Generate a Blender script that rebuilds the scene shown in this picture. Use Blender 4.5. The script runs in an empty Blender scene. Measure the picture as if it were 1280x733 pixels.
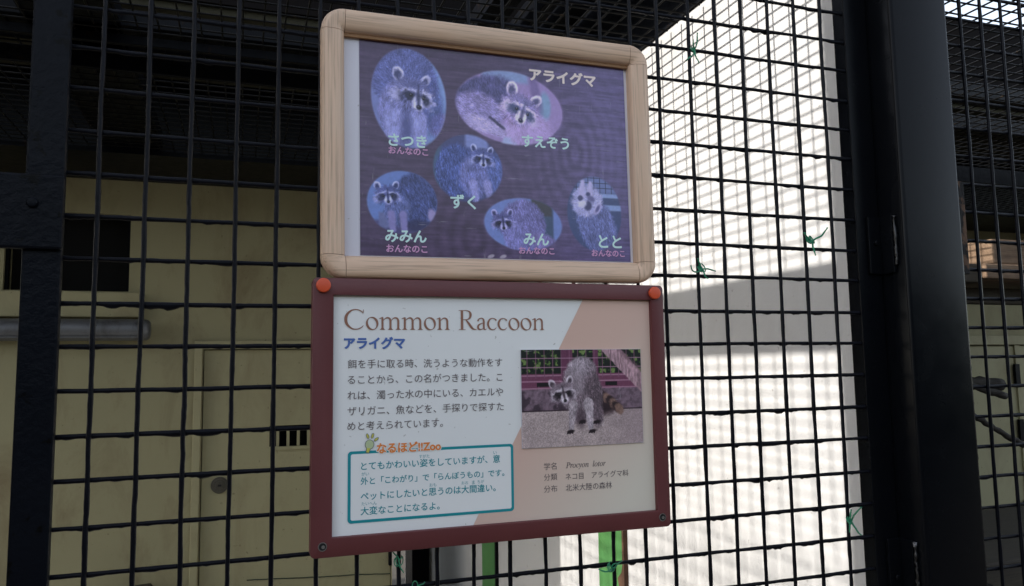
import bpy, bmesh, math, random
import numpy as np
from mathutils import Vector, Matrix

rad = math.radians
scene = bpy.context.scene
COL = scene.collection
random.seed(7)

# ------------------------------------------------------------------ camera
cam = bpy.data.cameras.new('camera'); cam_o = bpy.data.objects.new('camera', cam); COL.objects.link(cam_o)
cam.sensor_width = 36.0; cam.lens = 27.26; cam.clip_start = .02; cam.clip_end = 3000
right = Vector((0.94458697, -0.32788321, -0.01574965)); down = Vector((0.01777531, 0.09899897, -0.99492876)); fwd = Vector((0.32777964, 0.93951679, 0.09934136))
m = Matrix((right, -down, -fwd)).transposed().to_4x4(); m.translation = Vector((0.16174, -0.99023, 1.54975))
cam_o.matrix_world = m
scene.camera = cam_o
# ------------------------------------------------------------------ light
SUN_EL = 28.7
world = bpy.data.worlds.new('World'); scene.world = world; world.use_nodes = True
wn = world.node_tree; bg = wn.nodes['Background']
sky = wn.nodes.new('ShaderNodeTexSky'); sky.sky_type = 'NISHITA'; sky.sun_disc = False
sky.sun_elevation = rad(SUN_EL); sky.sun_rotation = rad(-90); sky.air_density = 1.0; sky.dust_density = 1.2; sky.ozone_density = 1.0
hs = wn.nodes.new('ShaderNodeHueSaturation'); hs.inputs['Saturation'].default_value = .5        # thin haze: a paler sky
wn.links.new(sky.outputs[0], hs.inputs['Color']); wn.links.new(hs.outputs[0], bg.inputs[0]); bg.inputs[1].default_value = 0.15
sun = bpy.data.lights.new('sun', 'SUN'); sun.energy = 3.2; sun.angle = rad(.53); sun.color = (1.0, .95, .88)
sun_o = bpy.data.objects.new('sun', sun); COL.objects.link(sun_o)
sun_o.rotation_euler = Vector((math.cos(rad(SUN_EL)), 0, -math.sin(rad(SUN_EL)))).to_track_quat('-Z', 'Y').to_euler()
sun_o.location = (-6, 0, 6)
vs = scene.view_settings
scene.display_settings.display_device = 'sRGB'
vs.view_transform = 'Standard'; vs.look = 'None'; vs.gamma = 1; vs.use_curve_mapping = False
vs.exposure = 1.40
scene.cycles.max_bounces = 8; scene.cycles.diffuse_bounces = 5

# ------------------------------------------------------------------ helpers
def props(o, label=None, cat=None, group=None, kind=None):
    if label: o['label'] = label
    if cat: o['category'] = cat
    if group: o['group'] = group
    if kind: o['kind'] = kind
    return o

def thing(name, label, cat, loc=(0, 0, 0), group=None):
    o = bpy.data.objects.new(name, None); COL.objects.link(o); o.location = loc; o.empty_display_size = .05
    o['base'] = tuple(loc)
    return props(o, label, cat, group)

class MB:
    """collects shapes in world coordinates; obj() links them as one mesh object"""
    def __init__(s): s.v = []; s.f = []; s.mi = []
    def add(s, vs, fs, mi=0):
        n = len(s.v); s.v += [tuple(p) for p in vs]; s.f += [[i+n for i in f] for f in fs]; s.mi += [mi]*len(fs); return s
    def box(s, x0, y0, z0, x1, y1, z1, b=0.0, mi=0, seg=2):
        if b <= 0:
            v = [(x, y, z) for z in (z0, z1) for y in (y0, y1) for x in (x0, x1)]
            return s.add(v, [(0, 2, 3, 1), (4, 5, 7, 6), (0, 1, 5, 4), (2, 6, 7, 3), (0, 4, 6, 2), (1, 3, 7, 5)], mi)
        bm = bmesh.new(); bmesh.ops.create_cube(bm, size=1)
        for q in bm.verts: q.co = Vector(((x0+x1)/2+q.co.x*(x1-x0), (y0+y1)/2+q.co.y*(y1-y0), (z0+z1)/2+q.co.z*(z1-z0)))
        bmesh.ops.bevel(bm, geom=bm.edges[:], offset=b, segments=seg, profile=.5, affect='EDGES')
        s.addbm(bm, mi); return s
    def addbm(s, bm, mi=0):
        bm.verts.index_update(); s.add([q.co[:] for q in bm.verts], [[q.index for q in f.verts] for f in bm.faces], mi); bm.free()
    def tube(s, pts, rads, seg=8, mi=0, capped=True, warp=None):
        pts = [Vector(p) for p in pts]; n = len(pts)
        if not hasattr(rads, '__len__'): rads = [rads]*n
        vs = []; ref = None
        for i, p in enumerate(pts):
            t = (pts[min(i+1, n-1)]-pts[max(i-1, 0)]).normalized()
            if ref is None:
                ref = Vector((0, 0, 1)) if abs(t.z) < .9 else Vector((0, 1, 0))
            a = ref-t*ref.dot(t); a.normalize(); b = t.cross(a); ref = a
            for k in range(seg):
                an = 2*math.pi*k/seg; d = a*math.cos(an)+b*math.sin(an); q = p+d*rads[i]
                if warp: q = warp(i, d, q)
                vs.append(q)
        fs = [(i*seg+k, i*seg+(k+1) % seg, (i+1)*seg+(k+1) % seg, (i+1)*seg+k) for i in range(n-1) for k in range(seg)]
        if capped: fs += [tuple(range(seg))[::-1], tuple((n-1)*seg+k for k in range(seg))]
        return s.add(vs, fs, mi)
    def prism_xz(s, pts, y0, y1, mi=0):
        n = len(pts); v = [(x, y0, z) for x, z in pts]+[(x, y1, z) for x, z in pts]
        return s.add(v, [tuple(range(n)), tuple(range(n, 2*n))[::-1]]+[(i, i+n, (i+1) % n+n, (i+1) % n) for i in range(n)], mi)
    def flat_xz(s, pts, y, mi=0):
        return s.add([(x, y, z) for x, z in pts], [tuple(range(len(pts)))], mi)
    def cyl_y(s, x, z, r, y0, y1, seg=24, bev=.0, mi=0):
        bm = bmesh.new(); g = bmesh.ops.create_cone(bm, cap_ends=True, segments=seg, radius1=r, radius2=r, depth=abs(y1-y0))
        if bev: bmesh.ops.bevel(bm, geom=[e for e in bm.edges if len(e.link_faces) == 2 and max(len(f.verts) for f in e.link_faces) > 4], offset=bev, segments=3, profile=.5, affect='EDGES')
        R = Matrix.Rotation(rad(90), 4, 'X')
        for q in bm.verts: q.co = R @ q.co+Vector((x, (y0+y1)/2, z))
        s.addbm(bm, mi); return s

def obj(name, mb, mats, parent=None, smooth=False, label=None, auto=None):
    me = bpy.data.meshes.new(name)
    base = Vector(parent_base(parent)) if parent else Vector((0, 0, 0))
    me.from_pydata([tuple(Vector(p)-base) for p in mb.v], [], mb.f)
    mats = mats if isinstance(mats, (list, tuple)) else [mats]
    for q in mats: me.materials.append(q)
    if len(mats) > 1: me.polygons.foreach_set('material_index', mb.mi)
    bm = bmesh.new(); bm.from_mesh(me); bmesh.ops.recalc_face_normals(bm, faces=bm.faces) if not getattr(mb, 'keep', False) else None; bm.to_mesh(me); bm.free()
    if smooth or auto:
        me.polygons.foreach_set('use_smooth', [True]*len(me.polygons))
        if auto: me.set_sharp_from_angle(angle=rad(auto))
    o = bpy.data.objects.new(name, me); COL.objects.link(o)
    if parent: o.parent = parent
    if label: o['label'] = label
    return o

def parent_base(p):
    return p['base'] if 'base' in p else parent_base(p.parent)

# ------------------------------------------------------------------ materials
def mat(name, col, rough=.6, spec=.5, metal=0):
    mt = bpy.data.materials.new(name); mt.use_nodes = True; b = mt.node_tree.nodes['Principled BSDF']
    b.inputs['Base Color'].default_value = (*col, 1); b.inputs['Roughness'].default_value = rough
    b.inputs['Specular IOR Level'].default_value = spec; b.inputs['Metallic'].default_value = metal
    return mt
def N(mt, t, **k):
    n = mt.node_tree.nodes.new(t)
    for a, v in k.items():
        if a.startswith('i_'): n.inputs[a[2:].replace('_', ' ')].default_value = v
        else: setattr(n, a, v)
    return n
def L(mt, a, b): mt.node_tree.links.new(a, b)
def bsdf(mt): return mt.node_tree.nodes['Principled BSDF']
def coords(mt, scale=(1, 1, 1), rot=(0, 0, 0), space='Object'):
    t = N(mt, 'ShaderNodeTexCoord'); mp = N(mt, 'ShaderNodeMapping'); mp.inputs['Scale'].default_value = scale; mp.inputs['Rotation'].default_value = rot
    L(mt, t.outputs[space], mp.inputs[0]); return mp.outputs[0]
def noise(mt, vec, scale, detail=4, rough=.55, dist=0):
    n = N(mt, 'ShaderNodeTexNoise'); n.inputs['Scale'].default_value = scale; n.inputs['Detail'].default_value = detail; n.inputs['Roughness'].default_value = rough; n.inputs['Distortion'].default_value = dist
    L(mt, vec, n.inputs['Vector']); return n.outputs['Fac']
def ramp(mt, fac, stops):
    r = N(mt, 'ShaderNodeValToRGB'); e = r.color_ramp.elements
    while len(e) < len(stops): e.new(.5)
    for q, (p, c) in zip(e, stops): q.position = p; q.color = (*c, 1) if len(c) == 3 else c
    L(mt, fac, r.inputs[0]); return r.outputs[0]
def mix(mt, fac, a, b, mode='MIX'):
    n = N(mt, 'ShaderNodeMix'); n.data_type = 'RGBA'; n.blend_type = mode
    for s, v in ((n.inputs[0], fac), (n.inputs[6], a), (n.inputs[7], b)):
        if isinstance(v, (int, float)): s.default_value = v
        elif isinstance(v, tuple): s.default_value = (*v, 1)
        else: L(mt, v, s)
    return n.outputs[2]
def bump(mt, h, strength=.3, dist=.002):
    b = N(mt, 'ShaderNodeBump'); b.inputs['Strength'].default_value = strength; b.inputs['Distance'].default_value = dist
    L(mt, h, b.inputs['Height']); L(mt, b.outputs[0], bsdf(mt).inputs['Normal'])
def base(mt, s): L(mt, s, bsdf(mt).inputs['Base Color'])
def rgh(mt, s): L(mt, s, bsdf(mt).inputs['Roughness'])

def m_paint(name, col, chip, rough=.34, cover=.66, bs=90, bd=.0012, spec=.11):
    mt = mat(name, col, rough, spec); v = coords(mt)
    n = noise(mt, v, 42, 5, .62); k = ramp(mt, n, [(cover, (0, 0, 0)), (cover+.04, (1, 1, 1))])
    d = noise(mt, v, 9, 4); c = mix(mt, d, tuple(x*.75 for x in col), tuple(x*1.35 for x in col))
    base(mt, mix(mt, k, c, chip)); rgh(mt, ramp(mt, noise(mt, v, 25, 3), [(.3, (rough-.03,)*3), (.75, (rough+.05,)*3)]))
    bump(mt, noise(mt, v, bs, 4, .6), .55, bd); return mt
M_BLACK = m_paint('black_gloss_paint', (.0025, .003, .0042), (.006, .005, .004), .24, .76, 60, .00018, .085)
M_ROUGHBLACK = m_paint('lumpy_black_paint', (.0028, .0036, .006), (.001, .001, .001), .34, .60, 110, .0018, .085)
M_WIRE = m_paint('black_wire_coating', (.003, .0034, .006), (.014, .010, .006), .34, .70, 300, .0010)
M_ROOFWIRE = m_paint('dull_wire_coating', (.004, .004, .004), (.03, .02, .012), .36, .66, 200, .0008, .10)
M_BEAM = m_paint('dull_black_steel', (.0025, .003, .0045), (.010, .006, .004), .40, .62, 60, .002, .08)
M_WELD = m_paint('weld_bead_metal', (.004, .004, .005), (.17, .17, .18), .3, .55, 200, .001, .5)  # pale chips paint in the white glints along the weld
M_RUST = m_paint('rusty_black_edge', (.007, .006, .006), (.09, .05, .03), .6, .50, 160, .003)
def m_wall(name, c1, c2, stain, amt, sc=2.2, rough=.75, spec=.3):
    mt = mat(name, c1, rough, spec); v = coords(mt)
    a = noise(mt, v, sc, 6, .6, .4); c = mix(mt, a, c1, c2)
    st = noise(mt, coords(mt, (1.0, 1.0, .45)), sc*1.7, 7, .66, .6)
    c = mix(mt, ramp(mt, st, [(.49, (0, 0, 0)), (.72, (amt,)*3)]), c, stain)
    sp = noise(mt, v, 55, 3); c = mix(mt, ramp(mt, sp, [(.68, (0, 0, 0)), (.74, (.5,)*3)]), c, tuple(x*.6 for x in stain))
    base(mt, c); bump(mt, noise(mt, v, 120, 5, .6), .3, .0015); return mt
M_OLIVE = m_wall('cream_wall_paint', (.295, .272, .158), (.235, .216, .124), (.13, .085, .042), .65)
M_DOOR = m_wall('cream_door_paint', (.325, .300, .175), (.285, .262, .15), (.15, .105, .055), .4, 3.0, .6)
M_WHITE = m_wall('white_wall_paint', (.42, .417, .415), (.39, .386, .384), (.27, .255, .235), .35, 1.6, .7)
M_DARKROOF = m_wall('dark_roof_boards', (.0075, .0066, .007), (.005, .0045, .0047), (.010, .006, .004), .5, 3, .8, .04)
M_SOFFIT = m_wall('grey_soffit', (.055, .053, .038), (.042, .040, .030), (.012, .010, .007), .5, 3, .8, .04)
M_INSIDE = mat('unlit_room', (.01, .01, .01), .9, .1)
M_CONC = m_wall('weathered_concrete', (.20, .193, .178), (.15, .145, .135), (.09, .075, .06), .7, 4, .85)
M_SOIL = m_wall('packed_dark_soil', (.075, .065, .052), (.05, .043, .034), (.03, .025, .02), .7, 3, .9)
M_ZINC = m_wall('galvanised_zinc', (.20, .205, .215), (.10, .105, .115), (.05, .04, .035), .7, 9, .45); bsdf(M_ZINC).inputs['Metallic'].default_value = .5
M_LOCK = m_wall('tarnished_brass', (.085, .078, .06), (.05, .046, .036), (.03, .025, .02), .7, 30, .4)
M_GREEN = m_wall('green_gloss_paint', (.065, .19, .06), (.05, .15, .047), (.05, .12, .03), .5, 7, .4)
M_RUSTED = m_wall('bare_rust', (.085, .042, .024), (.04, .022, .015), (.14, .075, .04), .8, 14, .85)
M_TWINE = mat('green_plastic_twine', (.008, .18, .085), .4)
def m_wood(name, ax, light=(.70, .485, .335), dark=(.58, .395, .27), rough=.42, patch=(.66, .51, .39)):
    mt = mat(name, light, rough, .4); s = [95, 95, 95]; s[ax] = 3.2; v = coords(mt, tuple(s))
    n = noise(mt, v, 1.0, 5, .6, .5); s2 = [360, 360, 360]; s2[ax] = 9; f = noise(mt, coords(mt, tuple(s2)), 1.0, 3, .6)
    big = noise(mt, coords(mt), 14, 2)
    c = mix(mt, ramp(mt, n, [(.30, (0, 0, 0)), (.70, (1, 1, 1))]), dark, light)
    c = mix(mt, ramp(mt, f, [(.36, (.8,)*3), (.50, (0, 0, 0))]), c, tuple(x*.66 for x in dark))
    c = mix(mt, ramp(mt, big, [(.35, (.0,)*3), (.7, (.30,)*3)]), c, patch)
    base(mt, c); bump(mt, f, .35, .0006); return mt
M_OAK_X = m_wood('oak_grain_across', 0); M_OAK_Z = m_wood('oak_grain_upright', 2)
M_LIP = m_wood('darker_oak_lip', 0, (.36, .19, .08), (.22, .11, .045), .5, (.36, .2, .09))
M_LOG = m_wood('grey_bark_wood', 0, (.030, .025, .019), (.012, .009, .007), .8, (.04, .034, .027))
M_PLANK = m_wood('rough_sawn_wood', 0, (.20, .13, .08), (.10, .06, .036), .8, (.26, .18, .12))
M_DARKWOOD = m_wood('dark_brown_wood', 0, (.045, .036, .022), (.024, .018, .012), .8, (.05, .04, .028))
def m_maroon():
    mt = mat('maroon_painted_steel', (.112, .025, .026), .42); v = coords(mt)
    c = mix(mt, noise(mt, v, 16, 5), (.095, .020, .022), (.125, .029, .029))
    sc = noise(mt, coords(mt, (160, 160, 40), (0, rad(25), 0)), 1.0, 4, .7)
    c = mix(mt, ramp(mt, sc, [(.735, (0, 0, 0)), (.76, (.55,)*3)]), c, (.30, .22, .20))
    base(mt, c); bump(mt, noise(mt, v, 260, 3), .25, .0006); return mt
M_MAROON = m_maroon()
def m_panel(name, col, rough=.32):
    mt = mat(name, col, rough); v = coords(mt)
    sp = noise(mt, v, 150, 2, .5); c = mix(mt, ramp(mt, sp, [(.725, (0, 0, 0)), (.755, (.55,)*3)]), col, (.30, .27, .23))
    g = noise(mt, v, 6, 4); c = mix(mt, ramp(mt, g, [(.4, (0, 0, 0)), (.8, (.22,)*3)]), c, tuple(x*.86 for x in col))
    base(mt, c); return mt
M_SHEET = m_panel('white_sign_enamel', (.775, .772, .75))
M_MARGIN = m_panel('white_backing_card', (.64, .62, .68))
def m_tan():
    # two printed inks that run from salmon at the upper edge to cream at the lower right
    mt = m_panel('salmon_sign_print', (.5, .4, .3)); t = N(mt, 'ShaderNodeTexCoord'); s = N(mt, 'ShaderNodeSeparateXYZ'); L(mt, t.outputs['Object'], s.inputs[0])
    ma = N(mt, 'ShaderNodeMath', operation='MULTIPLY_ADD'); L(mt, s.outputs[0], ma.inputs[0]); ma.inputs[1].default_value = 1.6; ma.inputs[2].default_value = .35
    mb_ = N(mt, 'ShaderNodeMath', operation='MULTIPLY_ADD'); L(mt, s.outputs[2], mb_.inputs[0]); mb_.inputs[1].default_value = -1.6; L(mt, ma.outputs[0], mb_.inputs[2])
    base(mt, ramp(mt, mb_.outputs[0], [(0.0, (.64, .42, .335)), (.22, (.64, .44, .36)), (.58, (.66, .60, .50))])); return mt
M_TAN = m_tan()
def ink(name, col, rough=.4): return mat(name, col, rough)
I_BROWN = ink('brown_serif_ink', (.27, .125, .08)); I_BLUE = ink('blue_ink', (.07, .14, .39)); I_GREY = ink('warm_grey_ink', (.13, .105, .105))
I_TEAL = ink('teal_ink', (.003, .25, .29)); I_ORANGE = ink('orange_ink', (.74, .22, .035)); I_WHITE = ink('white_ink', (.775, .772, .75)); I_YELLOW = ink('yellow_ink', (.55, .52, .09)); I_BULB = ink('bulb_ink', (.45, .52, .30)); I_OUT = ink('bulb_outline_ink', (.10, .11, .14))
I_MINT = ink('mint_ink', (.60, .80, .78)); I_PINK = ink('pink_ink', (.64, .33, .56)); I_CREAM = ink('cream_ink', (.84, .70, .66))
M_CAP = mat('orange_plastic_cap', (.60, .075, .022), .38); M_HOLE = mat('screw_hole', (.004, .004, .004), .8); M_SCREW = mat('steel_screw', (.35, .34, .33), .35, .5, .9)
import numpy as np
# ---------------------------------------------------------------- printed pictures
def fbm(h, w, cell, rng, octs=4, sx=1.0, sy=1.0):
    out = np.zeros((h, w)); amp = 1.0; tot = 0
    for o in range(octs):
        cx = max(1.0, cell*sx/2**o); cy = max(1.0, cell*sy/2**o)
        gh, gw = int(h/cy)+3, int(w/cx)+3
        g = rng.random((gh, gw))
        yy = np.arange(h)/cy; xx = np.arange(w)/cx
        y0 = yy.astype(int); x0 = xx.astype(int)
        fy = (yy-y0)[:, None]; fx = (xx-x0)[None, :]
        fy = fy*fy*(3-2*fy); fx = fx*fx*(3-2*fx)
        a = g[y0][:, x0]; b = g[y0][:, x0+1]; c = g[y0+1][:, x0]; d = g[y0+1][:, x0+1]
        out += amp*((a*(1-fx)+b*fx)*(1-fy)+(c*(1-fx)+d*fx)*fy); tot += amp; amp *= .5
    return out/tot

class Print:
    """a small painter: picture coordinates in mm, origin lower left, colours in sRGB 0..255"""
    def __init__(s, wmm, hmm, res, col, seed=1):
        s.res = res; s.W = int(wmm*res); s.H = int(hmm*res); s.rng = np.random.default_rng(seed)
        s.img = np.ones((s.H, s.W, 3))*np.array(col, float)
        s.X, s.Y = np.meshgrid((np.arange(s.W)+.5)/res, (np.arange(s.H)+.5)/res)
        s.nz = fbm(s.H, s.W, 3.0*res, s.rng, 4)-.5
        s.clip = np.ones((s.H, s.W)); s.clump = .38; s.hi = 1.26
    def ell(s, cx, cy, rx, ry, ang=0, soft=.8, rough=0):
        a = np.radians(ang); u = (s.X-cx)*np.cos(a)+(s.Y-cy)*np.sin(a); v = -(s.X-cx)*np.sin(a)+(s.Y-cy)*np.cos(a)
        d = (np.hypot(u/rx, v/ry)-1)*min(rx, ry)+s.nz*rough
        return np.clip(.5-d/soft, 0, 1)
    def cap(s, p, q, r0, r1, soft=.8, rough=0):
        p = np.array(p, float); q = np.array(q, float); d = q-p; L = d@d+1e-9
        t = np.clip(((s.X-p[0])*d[0]+(s.Y-p[1])*d[1])/L, 0, 1)
        dist = np.hypot(s.X-p[0]-t*d[0], s.Y-p[1]-t*d[1])-(r0+(r1-r0)*t)+s.nz*rough
        return np.clip(.5-dist/soft, 0, 1)
    def box(s, x0, y0, x1, y1, soft=.5):
        return np.clip(np.minimum(np.minimum(s.X-x0, x1-s.X), np.minimum(s.Y-y0, y1-s.Y))/soft+.5, 0, 1)
    def poly(s, pts, soft=.6):
        m = None; n = len(pts)                                   # convex, counter-clockwise
        for i in range(n):
            (ax, ay), (bx, by) = pts[i], pts[(i+1) % n]
            L = np.hypot(bx-ax, by-ay); d = ((bx-ax)*(s.Y-ay)-(by-ay)*(s.X-ax))/L
            m = d if m is None else np.minimum(m, d)
        return np.clip(m/soft+.5, 0, 1)
    def fill(s, m, col, a=1.0):
        k = (m*s.clip*a)[..., None]; s.img = s.img*(1-k)+np.array(col, float)*k
    def tex(s, m, amp, cell=1.5, sx=1, sy=1):
        k = (m*s.clip)[..., None]; f = (fbm(s.H, s.W, cell*s.res, s.rng, 3, sx, sy)-.5)[..., None]
        s.img = s.img*(1+k*f*amp)
    def fur(s, m, n, ln, dirfn, amp=.35, wid=1):
        ys, xs = np.nonzero(m*s.clip > .5)
        if len(ys) == 0: return
        s.img *= (1+(m*s.clip)[..., None]*s.clump*amp/.3*(fbm(s.H, s.W, 9*s.res, s.rng, 4, .8, 1.2)-.5)[..., None])
        pick = s.rng.integers(0, len(ys), n); py = ys[pick].astype(float); px = xs[pick].astype(float)
        dx, dy = dirfn(px/s.res, py/s.res); L = np.hypot(dx, dy)+1e-6
        jit = s.rng.normal(0, .25, n); ca, sa = np.cos(jit), np.sin(jit)
        dx, dy = (dx*ca-dy*sa)/L, (dx*sa+dy*ca)/L
        br = s.rng.choice([-1.0, -.7, .6, 1.0], n)*amp*.62*s.rng.uniform(.4, 1, n)
        steps = max(2, int(ln*s.res))
        for k in range(steps):
            X = np.clip((px+dx*k).astype(int), 0, s.W-1); Y = np.clip((py+dy*k).astype(int), 0, s.H-1)
            fade = 1-k/steps
            s.img[Y, X] *= (1+br*fade*s.clip[Y, X])[:, None]
    def head(s, cx, cy, r, pal, tilt=0, yaw=0., pitch=0., ears=1.0, eyes=True):
        lt, md, dk, bk = [np.array(c, float) for c in pal]; lt = np.minimum(lt*s.hi, 235)
        a = np.radians(tilt); ca, sa = np.cos(a), np.sin(a)
        def P(x, y): return cx+r*(x*ca-y*sa), cy+r*(x*sa+y*ca)
        def E(x, y, rx, ry, ang, col, al=1, soft=.12, rough=.12):
            q = P(x, y); s.fill(s.ell(q[0], q[1], rx*r, ry*r, ang+tilt, soft*r, rough*r), col, al)
        fx = yaw*.42
        for sg in (-1, 1):                                        # ears with pale rims
            k = 1-.25*max(0, sg*yaw)
            ex, ey = sg*.72*k-fx*.25, .78
            E(ex, ey, .27*ears*k, .36*ears, -sg*24, lt, 1, .08, .06)
            E(ex+sg*.01, ey-.05, .17*ears*k, .26*ears, -sg*24, dk*.85, 1, .12, .1)
        p = pitch*.3
        E(0, .08, .98, .70, 0, md, 1, .2, .45)
        for sg in (-1, 1): E(sg*.60+fx*.2, -.20, .46, .40, sg*28, md, 1, .25, .6)
        s.fill(s.cap(P(fx*.6, -.1), P(fx*1.2, -.52+p), .58*r, .30*r, .2*r, .2*r), md)
        s.fur(s.ell(cx, cy, r*1.02, r*.86), int(240*r), .28*r, lambda x, y: (x-cx, y-cy-.2*r), .22)
        E(fx*.4, .50, .60, .26, 0, dk, .6, .4, .3)
        for sg in (-1, 1): E(sg*.78+fx*.2, -.20, .26, .30, sg*25, lt, .6, .3, .5)
        for sg in (-1, 1):
            k = 1-.35*max(0, sg*yaw)
            E(sg*.52*k+fx, .185+p, .44*k, .10, -sg*17, lt, .92, .12, .25)
            E(sg*.40*k+fx, -.05+p, .34*k, .23, sg*24, bk, .97, .14, .2)
            E(sg*.66*k+fx*.9, -.22+p, .24*k, .13, sg*48, bk, .8, .2, .25)
        s.fill(s.cap(P(fx*.7, .55+p), P(fx, .0+p), .03*r, .075*r, .12*r, .1*r), bk, .75)
        E(fx*1.2, -.40+p*1.5, .29, .25, 0, lt, 1, .14, .15)
        for sg in (-1, 1): E(sg*.16+fx*1.05, -.16+p, .09, .16, sg*20, lt, .85, .1, .1)
        s.fill(s.cap(P(fx, .02+p), P(fx*1.3, -.38+p*1.5), .085*r, .085*r, .12*r, .05*r), dk*.8, .95)
        E(fx*1.4, -.47+p*1.6, .135, .11, 0, bk*.55, 1, .06, .02)
        E(fx*1.4-.04, -.435+p*1.6, .04, .025, 0, lt, .5, .05, 0)
        if eyes:
            for sg in (-1, 1):
                k = 1-.35*max(0, sg*yaw)
                E(sg*.35*k+fx, -.01+p, .085*k, .08, 0, bk*.3, 1, .05, 0)
                E(sg*.35*k+fx-.02, .02+p, .022, .022, 0, lt, .75, .05, 0)
        s.fill(s.cap(P(fx*1.25-.15, -.60+p*1.5), P(fx*1.25+.15, -.60+p*1.5), .014*r, .014*r, .05*r), bk, .6)
        s.fur(s.ell(cx, cy, r*.8, r*.6), int(60*r), .16*r, lambda x, y: (x-cx, y-cy-.1*r), .16)

def srgb_lin(c):
    c = np.clip(c/255.0, 0, 1)
    return np.where(c <= .04045, c/12.92, ((c+.055)/1.055)**2.4)

def poster_print():
    s = Print(381.5, 286, 1.7, (80, 66, 92), 5)  # purple haze reflected by the glossy sheet is mixed into the print colours
    # weathered plank background: long grain with big swirls, bluer towards the right
    g = fbm(s.H, s.W, 60*s.res, s.rng, 3)
    warp = s.Y+26*g*np.sin(s.X/70)+30*np.exp(-((s.X-215)/60)**2)*np.sin(s.X/30)
    ring = .5+.5*np.sin(warp*.30+9*g+5*fbm(s.H, s.W, 16*s.res, s.rng, 3, 2.5, 1))
    fine = fbm(s.H, s.W, 9*s.res, s.rng, 4, 3.5, .25)
    base = np.array([72, 56, 86.])+np.array([16, 20, 40.])*np.clip((s.X-150)/230, 0, 1)[..., None]
    s.img = base*(1+.07*(ring-.5)[..., None]+.34*(fine-.5)[..., None])
    knot = np.hypot((s.X-300)/34, (s.Y-150)/60); s.img *= (1+.13*np.sin(knot*16)*np.exp(-knot*.8))[..., None]
    knot = np.hypot((s.X-150)/40, (s.Y-26)/60); s.img *= (1+.13*np.sin(knot*14)*np.exp(-knot*.8))[..., None]
    up = lambda cx, cy: (lambda x, y: (x-cx, y-cy))
    dn = lambda x, y: (0*x+.25, 0*y-1)
    A = ((152, 146, 204), (104, 104, 166), (70, 74, 126), (40, 42, 74))
    # --- standing one, head turned aside
    s.clip = s.ell(64.5, 208, 50, 67, 4, 3)
    s.fill(s.clip, (104, 112, 176)); s.fill(s.box(88, 140, 120, 260, 12), (112, 138, 196))
    s.fill(s.ell(104, 176, 12, 16, -30, 5), (140, 118, 178))
    b = s.ell(60, 232, 44, 44, 0, 5, 6); s.fill(b, (86, 92, 158)); s.fur(b, 5000, 5, up(60, 205), .34)
    b = s.ell(58, 190, 34, 44, 0, 4, 6); s.fill(b, (112, 112, 176)); s.fur(b, 4500, 6, dn, .3)
    b = s.ell(95, 200, 16, 44, 8, 8, 6); s.fill(b, (70, 78, 146), .8); s.fur(b, 1500, 5, dn, .35)
    for x0, x1 in ((44, 42), (76, 80)):
        b = s.cap((x0, 182), (x1, 146), 12, 8, 4, 4); s.fill(b, (132, 132, 200)); s.fur(b, 900, 6, dn, .2)
    s.fill(s.ell(61, 168, 7, 26, 0, 8, 4), (66, 70, 128), .8)
    s.head(68, 214, 28, A, -12, .8, -.1)
    # --- curled up one, seen close
    B = ((178, 158, 212), (136, 118, 182), (92, 88, 142), (66, 72, 116))
    s.clip = s.ell(206, 208, 78, 51, -4, 3)
    s.fill(s.clip, (142, 116, 176)); s.fill(s.box(165, 244, 232, 262, 6), (118, 136, 186)); s.fill(s.ell(256, 214, 9, 20, 0, 4), (112, 140, 180))
    s.fill(s.ell(243, 232, 7, 30, 12, 5), (104, 84, 142), .8)
    b = s.ell(165, 224, 46, 24, 20, 6, 6); s.fill(b, (76, 72, 124)); s.fur(b, 3500, 6, dn, .3)
    b = s.ell(158, 200, 36, 26, -10, 6, 6); s.fill(b, (132, 118, 180)); s.fur(b, 3500, 7, lambda x, y: (1+0*x, -.4+0*y), .3)
    b = s.cap((150, 186), (204, 172), 10, 9, 5, 4); s.fill(b, (164, 146, 206)); s.fur(b, 1200, 6, lambda x, y: (1+0*x, -.3+0*y), .25)
    s.fill(s.cap((176, 192), (196, 178), 2, 2, 2, 3), (62, 56, 92))
    s.fill(s.poly([(190, 156), (214, 152), (214, 170), (196, 166)], 4), (150, 160, 206))
    b = s.ell(232, 178, 34, 26, 0, 8, 6); s.fill(b, (164, 134, 196), .9); s.fur(b, 1600, 6, up(222, 200), .16)
    s.head(219, 207, 27, B, -24, .45, -.1, 1.15)
    # --- seated one in the middle
    C_ = ((140, 140, 206), (86, 92, 160), (54, 62, 122), (36, 40, 82))
    s.clip = s.ell(143.5, 120, 48, 46, 0, 3)
    s.fill(s.clip, (62, 66, 116)); s.fill(s.box(140, 148, 172, 170, 5), (112, 122, 186)); s.fill(s.box(95, 70, 106, 170, 8), (60, 86, 116))
    b = s.ell(128, 116, 30, 36, 0, 5, 6); s.fill(b, (62, 76, 144)); s.fur(b, 5000, 6, dn, .42)
    b = s.ell(180, 112, 16, 30, 0, 5, 6); s.fill(b, (74, 88, 158)); s.fur(b, 1800, 6, dn, .35)
    b = s.ell(152, 110, 20, 30, 0, 5, 6); s.fill(b, (98, 102, 170)); s.fur(b, 2500, 6, dn, .3)
    for x in (150, 170):
        b = s.cap((x, 100), (x+4, 78), 6, 4, 3, 3); s.fill(b, (128, 126, 192)); s.fur(b, 400, 4, dn, .2)
    s.head(163, 134, 16.5, C_, -6, .3, 0)
    # --- walking one, lower left
    s.clip = s.ell(54.5, 70.5, 46, 41, 0, 2.5)
    s.fill(s.clip, (88, 112, 182)); s.fill(s.box(0, 20, 110, 46, 4), (70, 66, 116)); s.fill(s.box(24, 36, 44, 56, 3), (92, 98, 150))
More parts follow.
